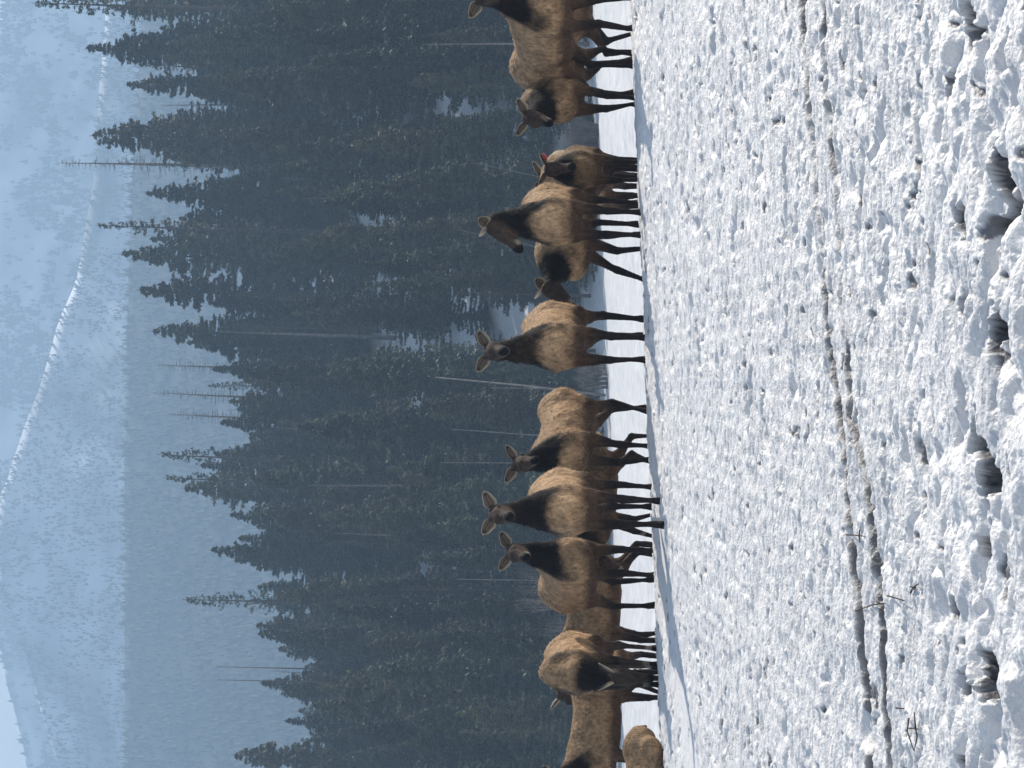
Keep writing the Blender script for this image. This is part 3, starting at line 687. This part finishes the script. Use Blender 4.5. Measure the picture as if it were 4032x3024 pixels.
    # ears
    for k, s_ in enumerate((1, -1)):
        if not ears[k]: continue
        ed = hs * s_ * .82 + hu * .42 - hd * .22 + (hd * .0); 
        if earback: ed = -hd * .75 + hu * .25 + hs * s_ * .45
        ed = ed / np.linalg.norm(ed); fo = hd * .88 - hu * .2 + hs * s_ * .25; fo = fo - ed * (fo @ ed); fo /= np.linalg.norm(fo); ac = np.cross(ed, fo)
        base = poll + hs * s_ * .066 + hu * .045 - hd * .01; LN = .17
        nu, nv_ = 14, 9; vv, cc, ff = [], [], []
        for layer in (0, 1):
            for i in range(nu):
                u = i / (nu - 1); wd = .066 * (math.sin(math.pi * min(1, u * .86 + .14) ** .85) ** .8 + .0) * (1 if u < .97 else .25) + .004
                for j in range(nv_):
                    v = -1 + 2 * j / (nv_ - 1)
                    c_ = base + ed * LN * u + ac * wd * v * (1 + .08 * math.sin(9 * u)) - fo * (.036 * (1 - v * v) * math.sin(math.pi * min(1, .25 + u * .75))) - hd * .02 * u * u
                    if layer: c_ = c_ - fo * .006 * (1 - abs(v)) - fo * .002
                    vv.append(c_)
                    rim = max(abs(v) ** 3.5, max(0, (u - .88) / .12)); inner = np.array((.035, .026, .022)) if not layer else np.array((.07, .05, .038))
                    if not layer and abs(v) < .35 and .15 < u < .7: inner = np.array((.13, .10, .08)) * (.4 + .7 * (j % 2))
                    cc.append(inner * (1 - rim) + np.array((.46, .40, .30)) * rim)
        n0 = nu * nv_
        for i in range(nu - 1):
            for j in range(nv_ - 1):
                a = i * nv_ + j; ff.append((a, a + 1, a + nv_ + 1, a + nv_)); ff.append((n0 + a, n0 + a + nv_, n0 + a + nv_ + 1, n0 + a + 1))
        for i in range(nu - 1):
            a = i * nv_; ff.append((a, a + nv_, n0 + a + nv_, n0 + a)); a += nv_ - 1; ff.append((a, n0 + a, n0 + a + nv_, a + nv_))
        for j in range(nv_ - 1):
            a = (nu - 1) * nv_ + j; ff.append((a, a + 1, n0 + a + 1, n0 + a))
        eo = mesh_np('ear', vv, ff, M['ear'], root, cols=np.array(cc))
        if tagged and k == tagged - 1:
            tg = MB(); c_ = base + ed * .11 + fo * .012
            W = .05; ring_ = [c_ + ac * W * math.cos(a) * .9 - hu * .02 + ed * W * math.sin(a) for a in np.linspace(0, 2 * math.pi, 13)[:-1]]
            vv = [*ring_, *[q + fo * .008 for q in ring_]]; fq = [(i, (i + 1) % 12, 12 + (i + 1) % 12, 12 + i) for i in range(12)] + [(0, 11, 10, 9), (0, 9, 8, 7), (0, 7, 6, 5), (0, 5, 4, 3), (0, 3, 2, 1), (12, 13, 14, 15), (12, 15, 16, 17), (12, 17, 18, 19), (12, 19, 20, 21), (12, 21, 22, 23)]
            mesh_np('ear_tag', vv, fq, M['tag'], root, smooth=False)
    for s_ in (1, -1):
        c_ = poll + hd * .135 + hs * s_ * .083 + hu * .012; eb = []
        ring = []
        for a in np.linspace(0, math.pi, 7):
            for b in np.linspace(0, 2 * math.pi, 9)[:-1]:
                eb.append(c_ + .019 * (hs * math.cos(a) * .8 + (hd * math.cos(b) + hu * math.sin(b)) * math.sin(a)))
        fq = [(i * 8 + j, i * 8 + (j + 1) % 8, (i + 1) * 8 + (j + 1) % 8, (i + 1) * 8 + j) for i in range(6) for j in range(8)]
        mesh_np('eye', eb, fq, M['eye'], root)
    return root

ELK = [
 dict(label='elk behind the rightmost one, only its dark belly and legs showing', py=-30, D=26.30, heading=-12, neck=(40, 0), head=(-20, -20), legs=(.1, -.1, .15, -.1), sc_=1.0, tan=.7),
 dict(label='rightmost elk with a black neck and a pale round flank, head cut by the frame', py=150, D=24.40, heading=-62, neck=(62, -18), head=(-88, -14), legs=(.1, -.12, .05, -.25), sc_=1.08, neck_len=.46),
 dict(label='elk with deep dark chest and lowered head between the rightmost elk and the tagged calf', py=335, D=25.00, heading=-126, neck=(14, 8), head=(-108, -28), legs=(.12, -.22, .1, -.1), sc_=1.0, tan=.8, neck_len=.42, dk=-.22),
 dict(label='small dark calf with a red tag in its ear', py=668, D=25.70, heading=-98, neck=(38, 0), head=(-84, -45), legs=(.05, -.05, .1, -.1), sc_=.86, tagged=1, tan=.55, neck_len=.36, dk=-.3),
 dict(label='elk almost hidden behind the elk in profile, one ear and forehead showing', py=748, D=27.70, heading=-88, neck=(45, 0), head=(-85, -35), legs=(.05, -.05, .1, -.1), sc_=1.0),
 dict(label='elk holding its black neck high with its head turned in profile to the left', py=860, D=24.30, heading=-101, neck=(84, -10), head=(-160, -40), legs=(.06, -.02, .22, .1), sc_=1.06, neck_len=.42, tan=1.05),
 dict(label='pale-sided elk with its dark face pressed low against its chest', dk=-.05, py=868, D=25.90, heading=-160, neck=(6, 16), head=(-152, -40), legs=(-.02, .3, 0, -.1), sc_=1.03, neck_len=.38, tan=1.2),
 dict(label='elk staring at the camera, standing alone in the wide gap at centre', py=1338, D=24.40, heading=-103, neck=(70, -6), head=(-89, -14), legs=(.04, -.04, .1, -.25), sc_=1.08, neck_len=.47, tan=1.08, brownneck=.15),
 dict(label='brown elk left of the lone staring one, striding with its head turned to the camera', neck_len=.46, py=1714, D=24.70, heading=-118, neck=(48, 10), head=(-80, -22), legs=(.03, -.1, .28, -.32), sc_=1.0),
 dict(label='small dark elk in deep shade seen between the legs of its neighbours', py=1940, D=25.90, heading=178, neck=(-30, 0), head=(-170, -60), legs=(.2, -.15, .25, -.2), sc_=.86, tan=.3),
 dict(label='elk standing closest to the camera, staring, with slim legs clear on the snow', py=1992, D=22.8, heading=-95, neck=(68, -4), head=(-91, -12), legs=(.03, -.04, .05, -.25), sc_=1.05, tan=1.1, neck_len=.47),
 dict(label='elk whose ear meets the closest elk, its body turned away to the left', py=2262, D=24.60, heading=-66, neck=(56, -10), head=(-94, -14), legs=(.05, -.1, .1, -.12), sc_=1.03),
 dict(label='elk standing side-on with its head hidden behind the round grazing one', py=2375, D=26.70, heading=180, neck=(-10, 0), head=(-175, -45), legs=(.02, -.08, .05, -.1), sc_=1.0, tan=.7),
 dict(earback=1, label='round-bodied elk facing the camera with its black neck bent down to the snow', py=2625, D=24.70, heading=-93, neck=(-66, 4), head=(-84, -86), legs=(.05, -.05, .08, -.1), sc_=1.02, neck_len=.62, tan=1.05, dk=-.2, mane=1.35),
 dict(label='elk behind the round grazing one, only its dark face and one ear showing', py=2668, D=27.30, heading=-98, neck=(36, 8), head=(-112, -40), legs=(.05, -.05, .08, -.1), sc_=1.02),
 dict(label='leftmost standing elk, side-on, its head at the picture edge', py=2865, D=25.50, heading=-156, neck=(58, 8), head=(-112, -28), legs=(.1, -.1, .22, -.2), sc_=.90, neck_len=.40, tan=.9),
 dict(label='brown calf bedded down in the snow at the left end of the herd', py=3085, D=23.2, heading=-158, neck=(35, 0), head=(-150, -30), sc_=.72, lying=True, tan=0.8),
]
for e in ELK:
    make_elk('elk', **e)

# ------------------------------------------------------------------ twigs in the near snow
def ground_pt(px, py):
    for D in np.linspace(6, 24, 3000):
        p = pix(px, py, D)
        if p.z <= float(zg(p.x, D)) + .03: return p
    return p
def twig(lines, label, r=.0045):
    g = ground_pt(*lines[0][0]); mb = MB()
    for ln in lines:
        P = [ground_pt(*q) - g for q in ln]
        P = [p + Vector((0, 0, .02 + .01 * (i % 2))) for i, p in enumerate(P)]
        mb.tube(P, [r * (1 - .5 * i / (len(P) - 1)) for i in range(len(P))], 5)
    o = mb.build('twig', M['twig']); o.location = g
    return tag(o, label, 'twig', 'twigs lying on the near snow')
twig([[(3349, 2106), (3385, 2107), (3425, 2112)], [(3400, 2108), (3412, 2085)], [(3400, 2110), (3412, 2135)]], 'short forked twig sticking out of the track right of the other twigs')
twig([[(3432, 2390), (3460, 2382), (3505, 2376)], [(3485, 2378), (3475, 2368)], [(3385, 2403), (3405, 2404), (3430, 2390)]], 'crooked dark twig lying across the track')
twig([[(3512, 2346), (3545, 2352), (3580, 2366)]], 'short straight twig just below the crooked dark one')
twig([[(3605, 2335), (3625, 2315), (3648, 2292)], [(3625, 2315), (3612, 2310)]], 'small bent twig right of the short straight one')
twig([[(3598, 2828), (3602, 2880), (3618, 2955)], [(3600, 2868), (3625, 2868), (3638, 2872)], [(3625, 2868), (3642, 2900), (3620, 2958)], [(3625, 2868), (3630, 2806)]], 'branching twig forming a loop, lying at the left', .004)
twig([[(3548, 2788), (3565, 2789), (3580, 2791)]], 'tiny straight twig right of the looped twig')

# ------------------------------------------------------------------ haze
def box(name, a, b):
    v = [(x, y, z) for x in (a[0], b[0]) for y in (a[1], b[1]) for z in (a[2], b[2])]
    f = [(0, 1, 3, 2), (4, 6, 7, 5), (0, 4, 5, 1), (2, 3, 7, 6), (0, 2, 6, 4), (1, 5, 7, 3)]
    return mesh_np(name, v, f, None, smooth=False)
hz = box('haze', (-3100, -350, -16), (3100, 2850, 542))
m = bpy.data.materials.new('haze'); m.use_nodes = True; n_ = m.node_tree; n_.nodes.clear()
pv = n_.nodes.new('ShaderNodeVolumePrincipled'); pv.inputs['Color'].default_value = (.42, .61, .84, 1); pv.inputs['Density'].default_value = .00076; pv.inputs['Anisotropy'].default_value = .1
oo = n_.nodes.new('ShaderNodeOutputMaterial'); n_.links.new(pv.outputs[0], oo.inputs['Volume'])
hz.data.materials.append(m); tag(hz, kind='stuff', label='thin blue haze lying over the whole valley', cat='haze')
